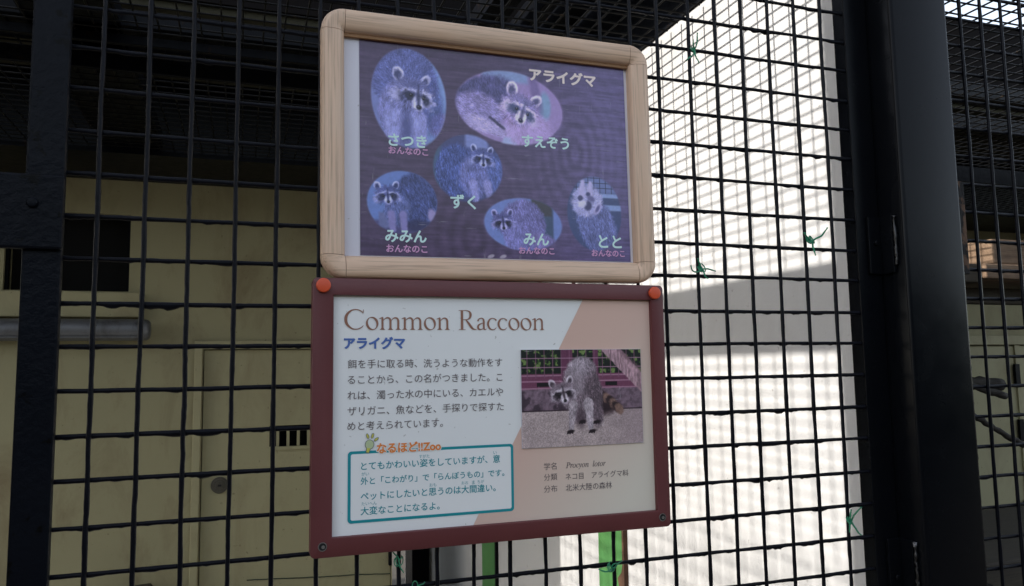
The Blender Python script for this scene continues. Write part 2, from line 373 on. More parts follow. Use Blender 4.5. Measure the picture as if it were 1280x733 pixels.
    b = s.ell(72, 76, 30, 36, -20, 4, 6); s.fill(b, (58, 68, 126)); s.fur(b, 5000, 5, lambda x, y: (.6+0*x, -1+0*y), .4)
    b = s.ell(48, 60, 17, 22, 0, 4, 5); s.fill(b, (82, 92, 154)); s.fur(b, 2000, 5, dn, .32)
    s.fill(s.ell(76, 40, 20, 8, 0, 5), (44, 44, 84), .8)
    for x in (40, 55):
        b = s.cap((x, 54), (x+2, 34), 5, 4, 2.5, 2); s.fill(b, (118, 110, 172))
    s.fill(s.ell(94, 54, 6, 9, 15, 3, 2), (138, 124, 178))
    s.head(35, 78, 16.5, C_, 3, .1, -.05)
    # --- one looking down, lower centre
    D_ = ((136, 130, 192), (92, 90, 154), (62, 62, 116), (34, 34, 66))
    s.clip = s.ell(220.5, 48, 57, 36, -2, 2.5)
    s.fill(s.clip, (98, 116, 184)); s.fill(s.box(243, 20, 264, 84, 3), (58, 74, 106)); s.fill(s.box(232, 60, 262, 90, 3), (62, 60, 70))
    b = s.ell(220, 46, 33, 36, 12, 4, 6); s.fill(b, (104, 98, 162)); s.fur(b, 5000, 6, lambda x, y: (.5+0*x, -1+0*y), .32)
    b = s.ell(250, 24, 22, 11, -20, 4, 4); s.fill(b, (116, 104, 168)); s.fur(b, 900, 5, dn, .25)
    b = s.ell(206, 30, 14, 20, 0, 4, 4); s.fill(b, (112, 108, 176)); s.fur(b, 1200, 5, dn, .28)
    s.fill(s.ell(266, 20, 3, 5, 20, 2), (60, 54, 90))
    s.head(191, 50, 15.5, D_, 4, .05, -.18)
    # --- one reaching up the wire, lower right
    s.clip = s.ell(327, 67, 42, 52.5, 0, 2.5)
    s.fill(s.clip, (58, 70, 116)); s.fill(s.box(330, 90, 372, 96, 2), (122, 142, 196)); s.fill(s.box(338, 72, 372, 80, 2), (118, 138, 194))
    s.fill(s.box(300, 96, 372, 122, 6), (104, 116, 176), .8)
    for x in range(300, 372, 9): s.fill(s.box(x, 96, x+.9, 124, .5), (40, 44, 66))
    for y in (103, 110, 117): s.fill(s.box(296, y, 372, y+.9, .5), (40, 44, 66))
    b = s.ell(330, 50, 28, 44, 22, 5, 6); s.fill(b, (92, 98, 158)); s.fur(b, 4500, 6, lambda x, y: (.4+0*x, -1+0*y), .36)
    b = s.ell(316, 84, 24, 22, 20, 5, 6); s.fill(b, (150, 146, 202)); s.fur(b, 2200, 5, up(318, 78), .24)
    for q in ((310, 112), (322, 110)): s.fill(s.cap((q[0]-2, 92), q, 5, 3, 3, 2), (166, 156, 206))
    s.fill(s.ell(317, 78, 6, 7, 0, 3), (60, 60, 104)); s.fill(s.ell(306, 88, 4, 4, 0, 2), (66, 66, 108)); s.fill(s.ell(318, 94, 3.4, 3, 0, 2), (58, 60, 104))
    s.fill(s.ell(309, 80, 7, 5, 30, 3, 2), (186, 180, 220)); s.fill(s.ell(322, 88, 6, 4, -20, 3), (92, 88, 138)); s.fill(s.ell(332, 74, 4, 9, -30, 2), (168, 156, 208)); s.fill(s.ell(332, 74, 2.4, 6, -30, 2), (86, 82, 136))
    s.clip = np.ones((s.H, s.W))
    for x in (173, 190): s.fill(s.ell(x, 3, 5, 2.4, 20, 1), (142, 130, 150))
    n = fbm(s.H, s.W, 5, s.rng, 2)-.5; s.img *= (1+.10*n)[..., None]
    s.img = np.clip(100+(s.img-97)*1.10, 6, 245); g = s.img.mean(2, keepdims=True); s.img = g+(s.img-g)*.78
    return s

def info_print():
    s = Print(178, 129, 2.1, (158, 140, 138), 9); s.clump = .3; s.hi = 1.14
    W, H = 178., 129.
    def q(x, y): return (x-42)/805*W, H-(y-38)/640*H      # from the print's own grid
    s.tex(np.ones((s.H, s.W)), .55, .8); s.tex(np.ones((s.H, s.W)), .18, 14)
    s.fill(np.clip((s.X-110)/60, 0, 1), (126, 106, 112), .45)
    y0 = q(0, 442)[1]; s.fill(s.box(-9, y0, 200, 140, 1), (108, 88, 100)); s.tex(s.box(-9, y0, 200, 140), .5, 4)
    n = fbm(s.H, s.W, 10*s.res, s.rng, 4); s.fill(s.box(-9, y0, 70, y0+26, 2)*np.clip((n-.52)*12, 0, 1), (58, 46, 56), .7)
    s.fill(s.cap((-5, y0), (190, y0), .7, .7, .6), (52, 36, 46))
    yt = q(0, 300)[1]; s.fill(s.box(-9, yt, 200, 140, 1), (112, 62, 86))
    for x in (22, 122): s.fill(s.box(x, q(0, 284)[1], x+18, q(0, 258)[1], .6), (34, 22, 32))
    for yy in (296, 250, 212): s.fill(s.box(-9, q(0, yy)[1]-.8, 200, q(0, yy)[1]+.8, .6), (152, 108, 128))
    yg = q(0, 200)[1]; s.fill(s.box(-9, yg, 200, 140, 1), (30, 38, 32))
    lf = fbm(s.H, s.W, 5*s.res, s.rng, 4)
    s.fill(s.box(-9, yg, 200, 140, 1)*np.clip((lf-.55)*14, 0, 1), (62, 88, 42), .9); s.fill(s.box(-9, yg, 200, 140, 1)*np.clip((lf-.62)*16, 0, 1), (120, 138, 78), .8)
    for xx in (58, 66, 104): s.fill(s.box(xx, yg-10, xx+8, 140, .6), (104, 56, 82))
    for xx in np.arange(8, 178, 12.2): s.fill(s.box(xx, yg-6, xx+1.2, 140, .5), (120, 78, 100))
    for yy in (158, 98): s.fill(s.box(-9, q(0, yy)[1]-.6, 200, q(0, yy)[1]+.6, .5), (148, 108, 128))
    m = s.cap((128, 132), (182, 78), 11, 10, 1, 2); s.fill(m, (150, 118, 126)); s.tex(m, .7, 3, .6, 2.2); s.fill(s.cap((138, 134), (186, 92), 3, 2, 3, 3), (112, 82, 92), .6)
    dn = lambda x, y: (.3+0*x, -1+0*y)
    # shadow side, tail rings
    s.fill(s.ell(120, 50, 20, 10, 10, 8, 4), (52, 36, 42), .9)
    for i, (x, y) in enumerate(((118, 66), (124, 62), (129, 58), (134, 54), (138, 50), (142, 47))):
        m = s.ell(x, y, 6, 8, 35, 2.5, 3); s.fill(m, (122, 94, 84) if i % 2 else (58, 42, 46)); s.fur(m, 160, 3, lambda x, y: (1+0*x, -.6+0*y), .3)
    m = np.maximum(np.maximum(s.ell(87, 96, 23, 23, 0, 3, 5), s.ell(94, 72, 23, 36, 10, 3, 5)), s.cap((78, 92), (72, 62), 18, 15, 3, 5)); s.fill(m, (124, 108, 116)); s.fur(m, 9000, 5, dn, .44)
    m2 = s.ell(103, 66, 15, 42, 8, 9, 5)*m; s.fill(m2, (84, 68, 76), .65); s.fur(m2, 3000, 5, dn, .45)
    m2 = s.ell(84, 106, 19, 14, 0, 12, 5)*m; s.fill(m2, (168, 156, 166), .5); s.fur(m2, 1600, 4, dn, .34)
    m2 = s.ell(82, 82, 10, 26, 6, 12, 6)*m; s.fill(m2, (146, 132, 140), .5)
    m = s.ell(110, 41, 8, 17, 0, 4, 4); s.fill(m, (100, 84, 92)); s.fur(m, 900, 4, dn, .42)
    m = s.ell(84, 50, 15, 20, 0, 6, 4); s.fill(m, (112, 96, 104)); s.fur(m, 2200, 6, dn, .4)
    for a, b, r0, r1, c in (((74, 54), (70, 23), 6.5, 3.3, (148, 134, 140)), ((96, 56), (99, 22), 7.5, 3.5, (152, 138, 144))):
        m = s.cap(a, b, r0, r1, 1.4, 2); s.fill(m, c); s.fur(m, 800, 4, dn, .36)
    s.fill(s.ell(84, 36, 7, 12, 0, 6, 2), (74, 58, 66), .6)
    for x, y in ((69, 19), (101, 19), (87, 32), (108, 31)):
        s.fill(s.ell(x, y, 5.4, 2.4, 8, 1.2, 1), (50, 38, 44))
        for k in (-1, 0, 1): s.fill(s.cap((x+k*2.6, y), (x+k*4-1, y-2.6), 1, .7, .6), (44, 34, 40))
    s.head(59, 71, 18.0, ((172, 160, 168), (136, 120, 130), (92, 76, 86), (46, 36, 44)), 10, .12, -.3, 1.0)
    n = fbm(s.H, s.W, 3, s.rng, 2)-.5; s.img *= (1+.12*n)[..., None]
    s.img = np.clip(118+(s.img-124)*1.18, 4, 250)
    g = s.img.mean(2, keepdims=True); s.img = g+(s.img-g)*.78
    return s
# ------------------------------------------------------------------ ground
g = MB(); g.add([(-400, -400, 0), (400, -400, 0), (400, 400, 0), (-400, 400, 0)], [(0, 1, 2, 3)])
props(obj('ground', g, M_SOIL), kind='structure')

fl = MB(); fl.box(-3.2, .03, .0, 1.199, 2.699, .06); props(obj('cage_floor', fl, M_CONC), kind='structure')

# ------------------------------------------------------------------ keeper house behind the cages
H = thing('keeper_house', 'cream painted keeper house with a low eave forming the back of the cages', 'building', (-3, 2.7, 0))
def wall_front(mb, x0, x1, z0, z1, yf, yb, holes):
    xs = sorted({x0, x1, *[h[0] for h in holes], *[h[1] for h in holes]}); zs = sorted({z0, z1, *[h[2] for h in holes], *[h[3] for h in holes]})
    for i in range(len(xs)-1):
        for j in range(len(zs)-1):
            cx, cz = (xs[i]+xs[i+1])/2, (zs[j]+zs[j+1])/2
            if any(h[0] < cx < h[1] and h[2] < cz < h[3] for h in holes): continue
            a, b, c, d = xs[i], xs[i+1], zs[j], zs[j+1]
            mb.add([(a, yf, c), (b, yf, c), (b, yf, d), (a, yf, d)], [(0, 1, 2, 3)])
    for h in holes+[(x0, x1, z0, z1)]:
        a, b, c, d = h
        mb.add([(a, yf, c), (b, yf, c), (b, yf, d), (a, yf, d), (a, yb, c), (b, yb, c), (b, yb, d), (a, yb, d)], [(0, 4, 5, 1), (1, 5, 6, 2), (2, 6, 7, 3), (3, 7, 4, 0)])
    mb.keep = True; return mb
WIN = (-.775, -.305, 1.914, 2.25); VENT = (.286, .60, 1.222, 1.318); DOOR = (.002, .834, 0.0, 1.664)
obj('wall', wall_front(MB(), -3.0, .838, 0, 2.44, 2.7, 2.82, [WIN, DOOR]), M_OLIVE, H)
w = MB(); w.box(.70, 2.82, 0, .838, 3.62, 2.44); obj('side_wall', w, M_OLIVE, H)
w = wall_front(MB(), 1.42, 6.0, 0, 2.44, 2.7, 2.82, []); obj('wall', w, M_OLIVE, H)
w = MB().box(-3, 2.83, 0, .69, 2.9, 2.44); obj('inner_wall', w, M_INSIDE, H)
d = MB(); wall_front(d, .0055, .8305, .012, 1.6605, 2.712, 2.75, [VENT]); dr = obj('door', d, M_DOOR, H)
f = MB(); f.box(-.034, 2.684, 0, -.002, 2.76, 1.70, .002); f.box(-.002, 2.686, 1.664, .838, 2.76, 1.70, .002); obj('door_frame', f, M_DOOR, H)
v = MB()
for k in range(7): v.box(VENT[0]+.030+.045*k, 2.716, VENT[2], VENT[0]+.042+.045*k, 2.73, VENT[3]-.016)
v.box(VENT[0]-.0, 2.702, VENT[2]-.012, VENT[1], 2.722, VENT[2]+.002); obj('vent_grille', v, M_DOOR, dr)
k = MB(); k.cyl_y(.080, 1.070, .036, 2.698, 2.712, 28, .003); k.cyl_y(.080, 1.070, .027, 2.6945, 2.70, 24, .002); k.cyl_y(.080, 1.070, .018, 2.690, 2.695, 24, .002); obj('lock', k, M_LOCK, dr)
k = MB(); k.box(.073, 2.6875, 1.066, .088, 2.6898, 1.074); obj('keyhole', k, M_HOLE, dr)
for z in (.66, 1.25): obj('hinge', MB().box(.822, 2.69, z, .836, 2.7115, z+.14, .002), M_BEAM, dr)
f = MB(); x0, x1, z0, z1 = WIN
f.box(x0, 2.72, z0, x0+.012, 2.75, z1); f.box(x1-.012, 2.72, z0, x1, 2.75, z1); f.box(x0+.012, 2.72, z1-.012, x1-.012, 2.75, z1)
wn_ = obj('window', f, M_BEAM, H)
s = MB(); s.box(-.84, 2.660, 1.80, -.255, 2.6995, 1.908, .006); obj('window_sill', s, M_DOOR, H)
# second door, seen through the right cage
d = MB(); d.box(4.36, 2.684, .02, 5.16, 2.698, 1.655, .002); d2 = obj('door', d, M_DOOR, H)
f = MB(); f.box(4.30, 2.66, 0, 4.352, 2.699, 1.72, .002); f.box(4.352, 2.662, 1.664, 5.2, 2.699, 1.72, .002); f.box(4.86, 2.672, .02, 4.90, 2.683, 1.66); obj('door_frame', f, M_DOOR, H)
for z in (.55, 1.05, 1.40): obj('hinge', MB().box(4.83, 2.655, z, 4.87, 2.6715, z+.14, .002), M_BEAM, d2)
e = MB(); e.box(-4.2, 1.53, 2.72, 7.5, 5.0, 3.11); obj('eave', e, M_DARKROOF, H)
e = MB(); e.box(-4.2, 1.56, 2.698, 7.5, 2.2, 2.719); obj('soffit', e, M_SOFFIT, H)
e = MB(); e.box(-4.2, 2.23, 2.40, 1.19, 2.695, 2.717); e.box(1.29, 2.23, 2.40, 7.5, 2.695, 2.717); obj('fascia', e, M_BEAM, H)

# zinc gutter pipe along the house wall
gp = thing('gutter_pipe', 'grey galvanised pipe fixed along the cream wall under the dark window', 'pipe', (-2.4, 2.63, 1.746))
p = MB(); xs = [-2.6+.1*i for i in range(24)]+[-.235, -.218, -.209, -.206]
p.tube([(x, 2.640, 1.746) for x in xs], [.046]*24+[.046, .043, .034, .012], 20); obj('pipe', p, M_ZINC, gp, True)
c = MB()
for x in (-.62, -1.5): c.tube([(x, 2.64, 1.746), (x+.02, 2.64, 1.746)], [.050, .050], 20)
c.box(-2.6, 2.598, 1.712, -.24, 2.604, 1.716); obj('pipe_band', c, M_ZINC, gp, auto=40)

# wooden box on the cage floor
bx = thing('wooden_box', 'dark brown wooden box with a sloped top standing low by the back wall', 'box', (-.24, 2.45, 0))
b = MB(); b.prism_xz([(-.37, 0), (-.13, 0), (-.13, .62), (-.18, .692), (-.31, .684), (-.37, .64)], 2.40, 2.66); obj('box_body', b, M_DARKWOOD, bx)
b = MB(); b.cyl_y(-.25, .40, .06, 2.392, 2.3995, 20); obj('entrance_hole', b, M_HOLE, bx)

# ------------------------------------------------------------------ white partition wall
pw = thing('partition_wall', 'white painted side wall striped by the shadows of the wire', 'wall', (1.235, 2, 0))
w = MB(); w.box(1.2, .022, 0, 1.275, 4.2, 2.43); obj('wall_face', w, M_WHITE, pw)
w = MB(); w.box(1.192, .022, 2.432, 1.283, 4.2, 2.74); obj('top_plate', w, M_BEAM, pw)
for y0, y1, lab in ((1.040, 1.196, 'bright green painted steel strip with a rusty edge on the sunlit white wall'), (2.222, 2.41, 'dark green painted steel strip on the shaded part of the white wall')):
    t = thing('wall_strip', lab, 'wall strip', (1.19, (y0+y1)/2, 0), 'green strips on the white wall')
    s = MB(); s.box(1.187, y0, 0, 1.1995, y1, 1.22, .002); obj('strip', s, M_GREEN, t)
    s = MB(); n = 60
    pts = [(y0-.011, 1.22*i/n) for i in range(n+1)]+[(y0-.001+(.045*max(0, math.sin(i*.42+1))**5 if y0 < 2 else .004)*random.uniform(.5, 1), 1.22*i/n) for i in range(n, -1, -1)]
    s.add([(1.1862, a, b) for a, b in pts]+[(1.1995, a, b) for a, b in pts], [tuple(range(len(pts))), tuple(range(len(pts), 2*len(pts)))[::-1]]+[(i, (i+1) % len(pts), (i+1) % len(pts)+len(pts), i+len(pts)) for i in range(len(pts))])
    obj('rusty_edge', s, M_RUSTED if y0 < 2 else M_BEAM, t)
t = thing('corner_post', 'black steel post in the far corner between cream house and white wall', 'post', (1.15, 3.6, 0))
s = MB(); s.box(1.10, 3.50, 0, 1.199, 3.70, 2.4, .004); obj('post_body', s, M_BEAM, t)

# ------------------------------------------------------------------ cage roof: wire and beams
CR = thing('cage_roof', 'black wire mesh cage roof with steel beams over the raccoon cage', 'cage roof', (0, 0, 2.42))
w = MB()
for i in range(44): w.tube([(-2.4, .05+.05*i, 2.42), (1.19, .05+.05*i, 2.42)], .0026, 6, capped=False)
for i in range(71): w.tube([(-2.35+.05*i, .0, 2.4245), (-2.35+.05*i, 2.225, 2.4245)], .0026, 6, capped=False)
obj('roof_wire', w, M_ROOFWIRE, CR, True)
def beam(*boxes):
    b = MB()
    for q in boxes: b.box(*q, .002)
    obj('beam', b, M_BEAM, CR)
beam((-.36, .0, 2.43, -.14, 2.225, 2.478))
beam((-.9, 1.10, 2.43, 1.19, 1.26, 2.475), (-.9, 1.130, 2.395, 1.19, 1.138, 2.42))
beam((-.9, 1.262, 2.372, 1.19, 1.268, 2.4165), (-.9, 1.27, 2.40, 1.19, 1.33, 2.4165))
beam((.84, .35, 2.63, .92, 1.5, 2.70)); beam((.99, .3, 2.625, 1.03, 1.5, 2.71)); beam((1.08, .25, 2.64, 1.14, 1.5, 2.71))
beam((-2.4, -.045, 2.425, 1.19, -.008, 2.48))
# roof of the right cage
CR2 = thing('cage_roof', 'black wire mesh cage roof beyond the thick post, open sky showing above it', 'cage roof', (2.6, 0, 2.42))
w = MB()
for i in range(44): w.tube([(1.30, .05+.05*i, 2.42), (5.6, .05+.05*i, 2.42)], .0026, 6, capped=False)
for i in range(86): w.tube([(1.32+.05*i, .0, 2.4245), (1.32+.05*i, 2.225, 2.4245)], .0026, 6, capped=False)
obj('roof_wire', w, M_ROOFWIRE, CR2, True)
for q in ((1.3, .86, 2.43, 5.6, .93, 2.48), (1.3, 1.12, 2.43, 5.6, 1.20, 2.48), (1.3, -.045, 2.425, 5.6, -.008, 2.48), (1.3, 1.5, 2.34, 5.6, 1.56, 2.41)):
    b = MB().box(*q, .002); obj('beam', b, M_BEAM, CR2)

# ------------------------------------------------------------------ wire fences
rng = np.random.default_rng(11)
def wob(n, k):
    a = rng.normal(0, 1, n+2*k); c = np.convolve(a, np.ones(k)/k, 'same')[k:n+k]; return c/(c.std()+1e-6)
def hwire(mb, x0, x1, y, z, r, drip):
    n = int((x1-x0)/.0045); xs = np.linspace(x0, x1, n); rr = r*(1+.05*wob(n, 9)); dz = .00025*wob(n, 40)
    dr = np.clip(wob(n, 3)-.5, 0, 2.0)*drip*.9+np.clip(wob(n, 7)-.5, 0, 2)*drip*.7
    mb.tube([(x, y+.0003*a, z+b) for x, a, b in zip(xs, wob(n, 60), dz)], list(rr), 8, warp=lambda i, d, q: q+Vector((0, 0, -dr[i]*max(0, -d.z)**2)))
def vwire(mb, x, y, z0, z1, r, lean):
    n = int((z1-z0)/.006); zs = np.linspace(z0, z1, n); rr = r*(1+.06*wob(n, 5)); a = wob(n, 50)*.0005
    mb.tube([(x+e+lean*(z-1.6), y+.3*e, z) for z, e in zip(zs, a)], list(rr), 8)
F = thing('cage_fence', 'black coated wire mesh panel of the raccoon cage carrying both signs', 'fence', (.5, 0, 0))
cols = [0.0022, 0.0511, 0.0995, 0.1511, 0.199, 0.25, 0.2985, 0.3499, 0.3995, 0.4485, 0.4972, 0.5465, 0.5966, 0.647, 0.6967, 0.7425, 0.7981, 0.8448, 0.8927, 0.9435, 0.9942, 1.0472]
rows = [1.984-.05*r for r in range(-8, 36)]
hw = MB(); vw = MB()
for z in rows: hwire(hw, -.035, 1.10, 0, z+random.uniform(-.0012, .0012), .0027, random.uniform(.0009, .0016))
for x in cols: vwire(vw, x, -.0052, .2, 2.40, .0028, random.uniform(-.001, .001))
obj('horizontal_wires', hw, M_WIRE, F, True); obj('vertical_wires', vw, M_WIRE, F, True)
s = MB(); s.box(-.0685, -.021, 0, -.0295, -.009, 2.424, .003); st = obj('stile', s, M_ROUGHBLACK, F)
s = MB(); s.box(-.135, -.029, 1.690, -.028, -.0215, 1.774, .003); pl = obj('latch_plate', s, M_ROUGHBLACK, F)
s = MB(); s.cyl_y(-.058, 1.741, .0058, -.0335, -.029, 20, .002); obj('bolt', s, M_ROUGHBLACK, pl, auto=40)
s = MB(); s.box(1.0965, -.006, 0, 1.1430, .02, 2.424, .0015); obj('stile', s, M_BLACK, F)
# left neighbour panel of the same fence, starting beyond the latch
F0 = thing('cage_fence', 'left neighbouring wire mesh panel whose frame holds the latch plate end', 'fence', (-1, 0, 0))
for x in (-.176, -2.2): obj('stile', MB().box(x, -.021, 0, x+.039, .02, 2.424, .003), M_ROUGHBLACK, F0)
hw = MB(); vw = MB()
for i in range(44): hw.tube([(-2.16, 0, 2.38-.05*i), (-.176, 0, 2.38-.05*i)], .0029, 6)
for i in range(40): vw.tube([(-2.14+.05*i, -.0052, .1), (-2.14+.05*i, -.0052, 2.41)], .003, 6)
obj('horizontal_wires', hw, M_WIRE, F0, True); obj('vertical_wires', vw, M_WIRE, F0, True)
# side panel dividing the left bay
F1 = thing('cage_fence', 'side wire mesh panel dividing the left bay, running back to the house', 'fence', (-1.05, .8, 0))
hw = MB(); vw = MB()
for i in range(46): hw.tube([(-1.05, .02, 2.40-.05*i), (-1.05, 2.2, 2.40-.05*i)], .0027, 6)
for i in range(44): vw.tube([(-1.045, .03+.05*i, .1), (-1.045, .03+.05*i, 2.41)], .0027, 6)
obj('cross_wires', hw, M_WIRE, F1, True); obj('vertical_wires', vw, M_WIRE, F1, True)
# right cage front
F2 = thing('cage_fence', 'black wire mesh panel to the right of the thick black post', 'fence', (2, 0, 0))
hw = MB(); vw = MB()
for i in range(44): hwire(hw, 1.315, 2.6, 0, 2.36-.05*i, .0029, .0008)
for i in range(25): vwire(vw, 1.356+.0495*i, -.0052, .2, 2.40, .0029, random.uniform(-.001, .001))
obj('horizontal_wires', hw, M_WIRE, F2, True); obj('vertical_wires', vw, M_WIRE, F2, True)
n = 160; L_, R_ = [], []
for i in range(n+1):
    z = 2.42*i/n; R_.append((1.322+random.uniform(-.0025, .003), z))
s = MB(); pts = [(1.284, 0), *R_, (1.284, 2.42)]; s.prism_xz(pts, -.004, .02); obj('stile', s, M_RUST, F2)
for z0, z1 in ((1.70, 1.86), (1.02, 1.19)): obj('hinge_plate', MB().box(1.2995, -.013, z0, 1.326, -.0045, z1, .001), M_RUST, F2)

# thick black post
P = thing('steel_post', 'thick black painted square steel post with hinge plates between the two cages', 'post', (1.205, 0, 0))
s = MB(); s.box(1.1450, -.055, 0, 1.268, .0205, 2.52, .007, seg=4); obj('post_body', s, M_BLACK, P, auto=30)
for z0, z1 in ((1.695, 1.788), (1.155, 1.280)):
    s = MB(); s.box(1.1150, -.012, z0, 1.1446, -.0064, z1, .0012); s.box(1.1385, -.036, z0, 1.1446, -.0125, z1, .0012); hp = obj('hinge_plate', s, M_BLACK, P)
    s = MB(); n = 26; zz = np.linspace(z0+.012, z1-.002, n)
    s.tube([(1.1410, -.039+random.uniform(-.0012, .0012), z) for z in zz], [random.uniform(.0014, .0032) for _ in zz], 7); obj('weld_bead', s, M_WELD, hp, True)
    s = MB(); s.cyl_y(1.128, (z0+z1)/2+.004, .0045, -.0165, -.012, 18, .0012); obj('bolt', s, M_BLACK, hp, auto=40)

# ------------------------------------------------------------------ things in the right cage
t = thing('wooden_platform', 'rough wooden perch platform catching a patch of sun in the right cage', 'platform', (2.9, 1.35, 1.9))
for q in ((2.952, 1.28, 1.885, 4.1, 1.34, 1.945), (2.952, 1.36, 1.885, 4.1, 1.8, 1.925)): obj('plank', MB().box(*q, .006), M_PLANK, t)
for q in ((2.70, 1.30, 1.947, 2.86, 1.46, 2.045), (3.02, 1.30, 1.947, 3.22, 1.46, 2.05), (3.25, 1.33, 1.947, 3.9, 1.46, 2.03)): obj('block', MB().box(*q, .008), M_PLANK, t)
for q in ((2.65, 1.30, 1.87, 2.949, 1.6, 1.945), (2.6, 1.45, 1.80, 4.1, 1.50, 1.868)): obj('bearer', MB().box(*q, .006), M_DARKWOOD, t)
def branch(label, pts, r0, r1):
    n = 40; P_ = [Vector(p) for p in pts]; c = []
    for i in range(n+1):
        u = i/n*(len(P_)-1); k = min(int(u), len(P_)-2); f = u-k
        c.append(P_[k].lerp(P_[k+1], f)+Vector((random.uniform(-1, 1), random.uniform(-1, 1), random.uniform(-1, 1)))*.004)
    mb = MB().tube(c, [(r0+(r1-r0)*i/n)*random.uniform(.86, 1.12) for i in range(n+1)], 10)
    o = obj('climbing_branch', mb, M_LOG, smooth=True); props(o, label, 'branch', 'climbing branches in the right cage')
branch('thin upper climbing branch sloping down to the right in the right cage', [(2.55, 1.7, 1.66), (2.9, 1.65, 1.54), (3.4, 1.6, 1.40)], .012, .016)
branch('thick climbing branch lying nearly level in the right cage', [(2.5, 1.75, 1.44), (2.9, 1.72, 1.49), (3.5, 1.7, 1.45)], .016, .028)
branch('thin lower climbing branch crossing beneath the thick one in the right cage', [(2.55, 1.55, 1.58), (2.9, 1.5, 1.42), (3.3, 1.45, 1.20)], .009, .012)
t = thing('wooden_peg', 'short brown wooden peg bolted to the frame in the right cage', 'peg', (1.52, .25, 1.35))
s = MB(); s.tube([(1.46, .24, 1.332), (1.50, .24, 1.335), (1.56, .24, 1.338), (1.572, .24, 1.338)], [.014, .015, .015, .009], 12); s.box(1.452, .222, 1.30, 1.463, .258, 1.365, .002); s.box(1.29, .236, 1.30, 1.4515, .244, 1.365); obj('peg', s, M_LOG, t, auto=40)
t = thing('stone_step', 'dark concrete step before the door of the right cage', 'step', (3.4, 1.6, 0))
s = MB(); s.box(2.9, 1.5, 0, 4.6, 2.4, .72, .01); obj('step_block', s, M_DARKWOOD, t)

# hedge added behind the viewer to darken what the black paint reflects
t = thing('reflection_hedge', 'dark green hedge added behind the viewer to darken reflections', 'hedge', (3, -8, 0))
bm = bmesh.new(); bmesh.ops.create_grid(bm, x_segments=260, y_segments=40, size=1); rh = random.Random(3)
for q in bm.verts:
    u, v = q.co.x, q.co.y; q.co = Vector((3+u*17+rh.uniform(-.12, .12), -7+rh.uniform(-.22, .22)-max(0, v-.8)*3, 1.6*(v+1)+rh.uniform(-.08, .08)))
mb = MB(); mb.addbm(bm); mb.keep = True; M_LEAF = mat('hedge_leaves', (.035, .06, .022), .6)
obj('foliage', mb, M_LEAF, t)
t = MB().box(-14, -9.2, 0, 20, -7.3, 2.9); obj('inner_growth', t, M_LEAF, bpy.data.objects['reflection_hedge'])

# concrete pillar added outside the picture to keep the front in shade
t = thing('shade_pillar', 'tall weathered concrete pillar added out of view to shade the cage front', 'pillar', (-1.3, -.4, 0))
s = MB(); s.box(-1.42, -.75, 0, -1.20, .165, 4.2, .01); obj('shaft', s, M_CONC, t)
s = MB(); s.box(-1.46, -.79, 4.203, -1.16, .20, 4.30, .01); obj('cap', s, M_CONC, t)

# ------------------------------------------------------------------ green twine left on the wire
def twine(label, x, z, tails, loops=2, sc=1.0):
    rg = random.Random(int(x*1000+z*77)); mb = MB()
    for k in range(loops):
        pts = []
        for i in range(15):
            a = 2*math.pi*i/14*1.15+k; r = .0044+.001*k
            pts.append((x+r*math.cos(a)+.003*(k-.5), -.004+.0062*math.sin(a*1.0+.8)-.004, z+r*math.sin(a)*1.0+.0015*k))
        mb.tube(pts, .0009*sc, 6)
    for (dx, dz, ln, curl) in tails:
        p = Vector((x, -.0125, z)); d = Vector((dx, -.25, dz)).normalized(); pts = [p.copy()]
        for i in range(12):
            d = (d+Vector((rg.uniform(-.3, .3), rg.uniform(-.15, .12), rg.uniform(-.3, .3)+curl*.12))).normalized(); p = p+d*ln/12; pts.append(p.copy())
        mb.tube(pts, [.0012*sc]*9+[.0011*sc, .0009*sc, .0008*sc, .0012*sc], 6)
    o = obj('twine_knot', mb, M_TWINE, smooth=True); props(o, label, 'twine', 'green twine knots on the wire')
twine('green twine knot highest on the mesh, just right of the oak frame', .802, 2.030, [(.7, .7, .026, 0), (-.6, .5, .015, 0), (.15, -1, .030, 0), (-.25, -1, .030, -1)])
twine('green twine knot nearest the thick post at mid height, with two long ends', 1.0005, 1.744, [(-1, .55, .026, 0), (1, .15, .034, 0), (-.5, -1, .026, 2), (.6, -.9, .024, -2)], 3, 1.2)
twine('green twine knot beside the upper right corner of the maroon sign', .800, 1.694, [(-1, .5, .020, 0), (1, .2, .022, 0), (-.3, -1, .03, 1), (.5, -.7, .018, 0)], 3)
twine('green twine with a loop, low on the mesh by the thick post', 1.046, 1.312, [(.05, 1, .028, 0), (.1, -1, .024, 0), (-1, -.4, .022, 4), (-1, .2, .018, -4)], 2, 1.1)
twine('green twine knot under the left half of the maroon sign', .3495, 1.316, [(.2, 1, .018, 0), (-.4, 1, .010, 0), (.3, -1, .014, 0)], 2, .8)
twine('green twine knot below the maroon sign in front of the bright green strip', .640, 1.281, [(-.8, -.6, .024, 0), (.9, .1, .018, 0), (-.2, 1, .014, 0)], 2, .9)
twine('green twine scrap hanging at the bottom edge left of the dark wall gap', .372, 1.285, [(1, .6, .012, 0), (-.6, -.7, .014, 0)], 1, .7)

cd = MB(); n = 60; zz = wob(n, 12)*.0012
cd.tube([(.20+.63*i/(n-1), 2.7075, .652-.03*i/(n-1)+zz[i]) for i in range(n)], .0020, 6)
props(obj('cord', cd, mat('dark_green_cord', (.012, .03, .022), .7), smooth=True), 'thin dark green cord lying along the lower part of the cream door', 'cord')

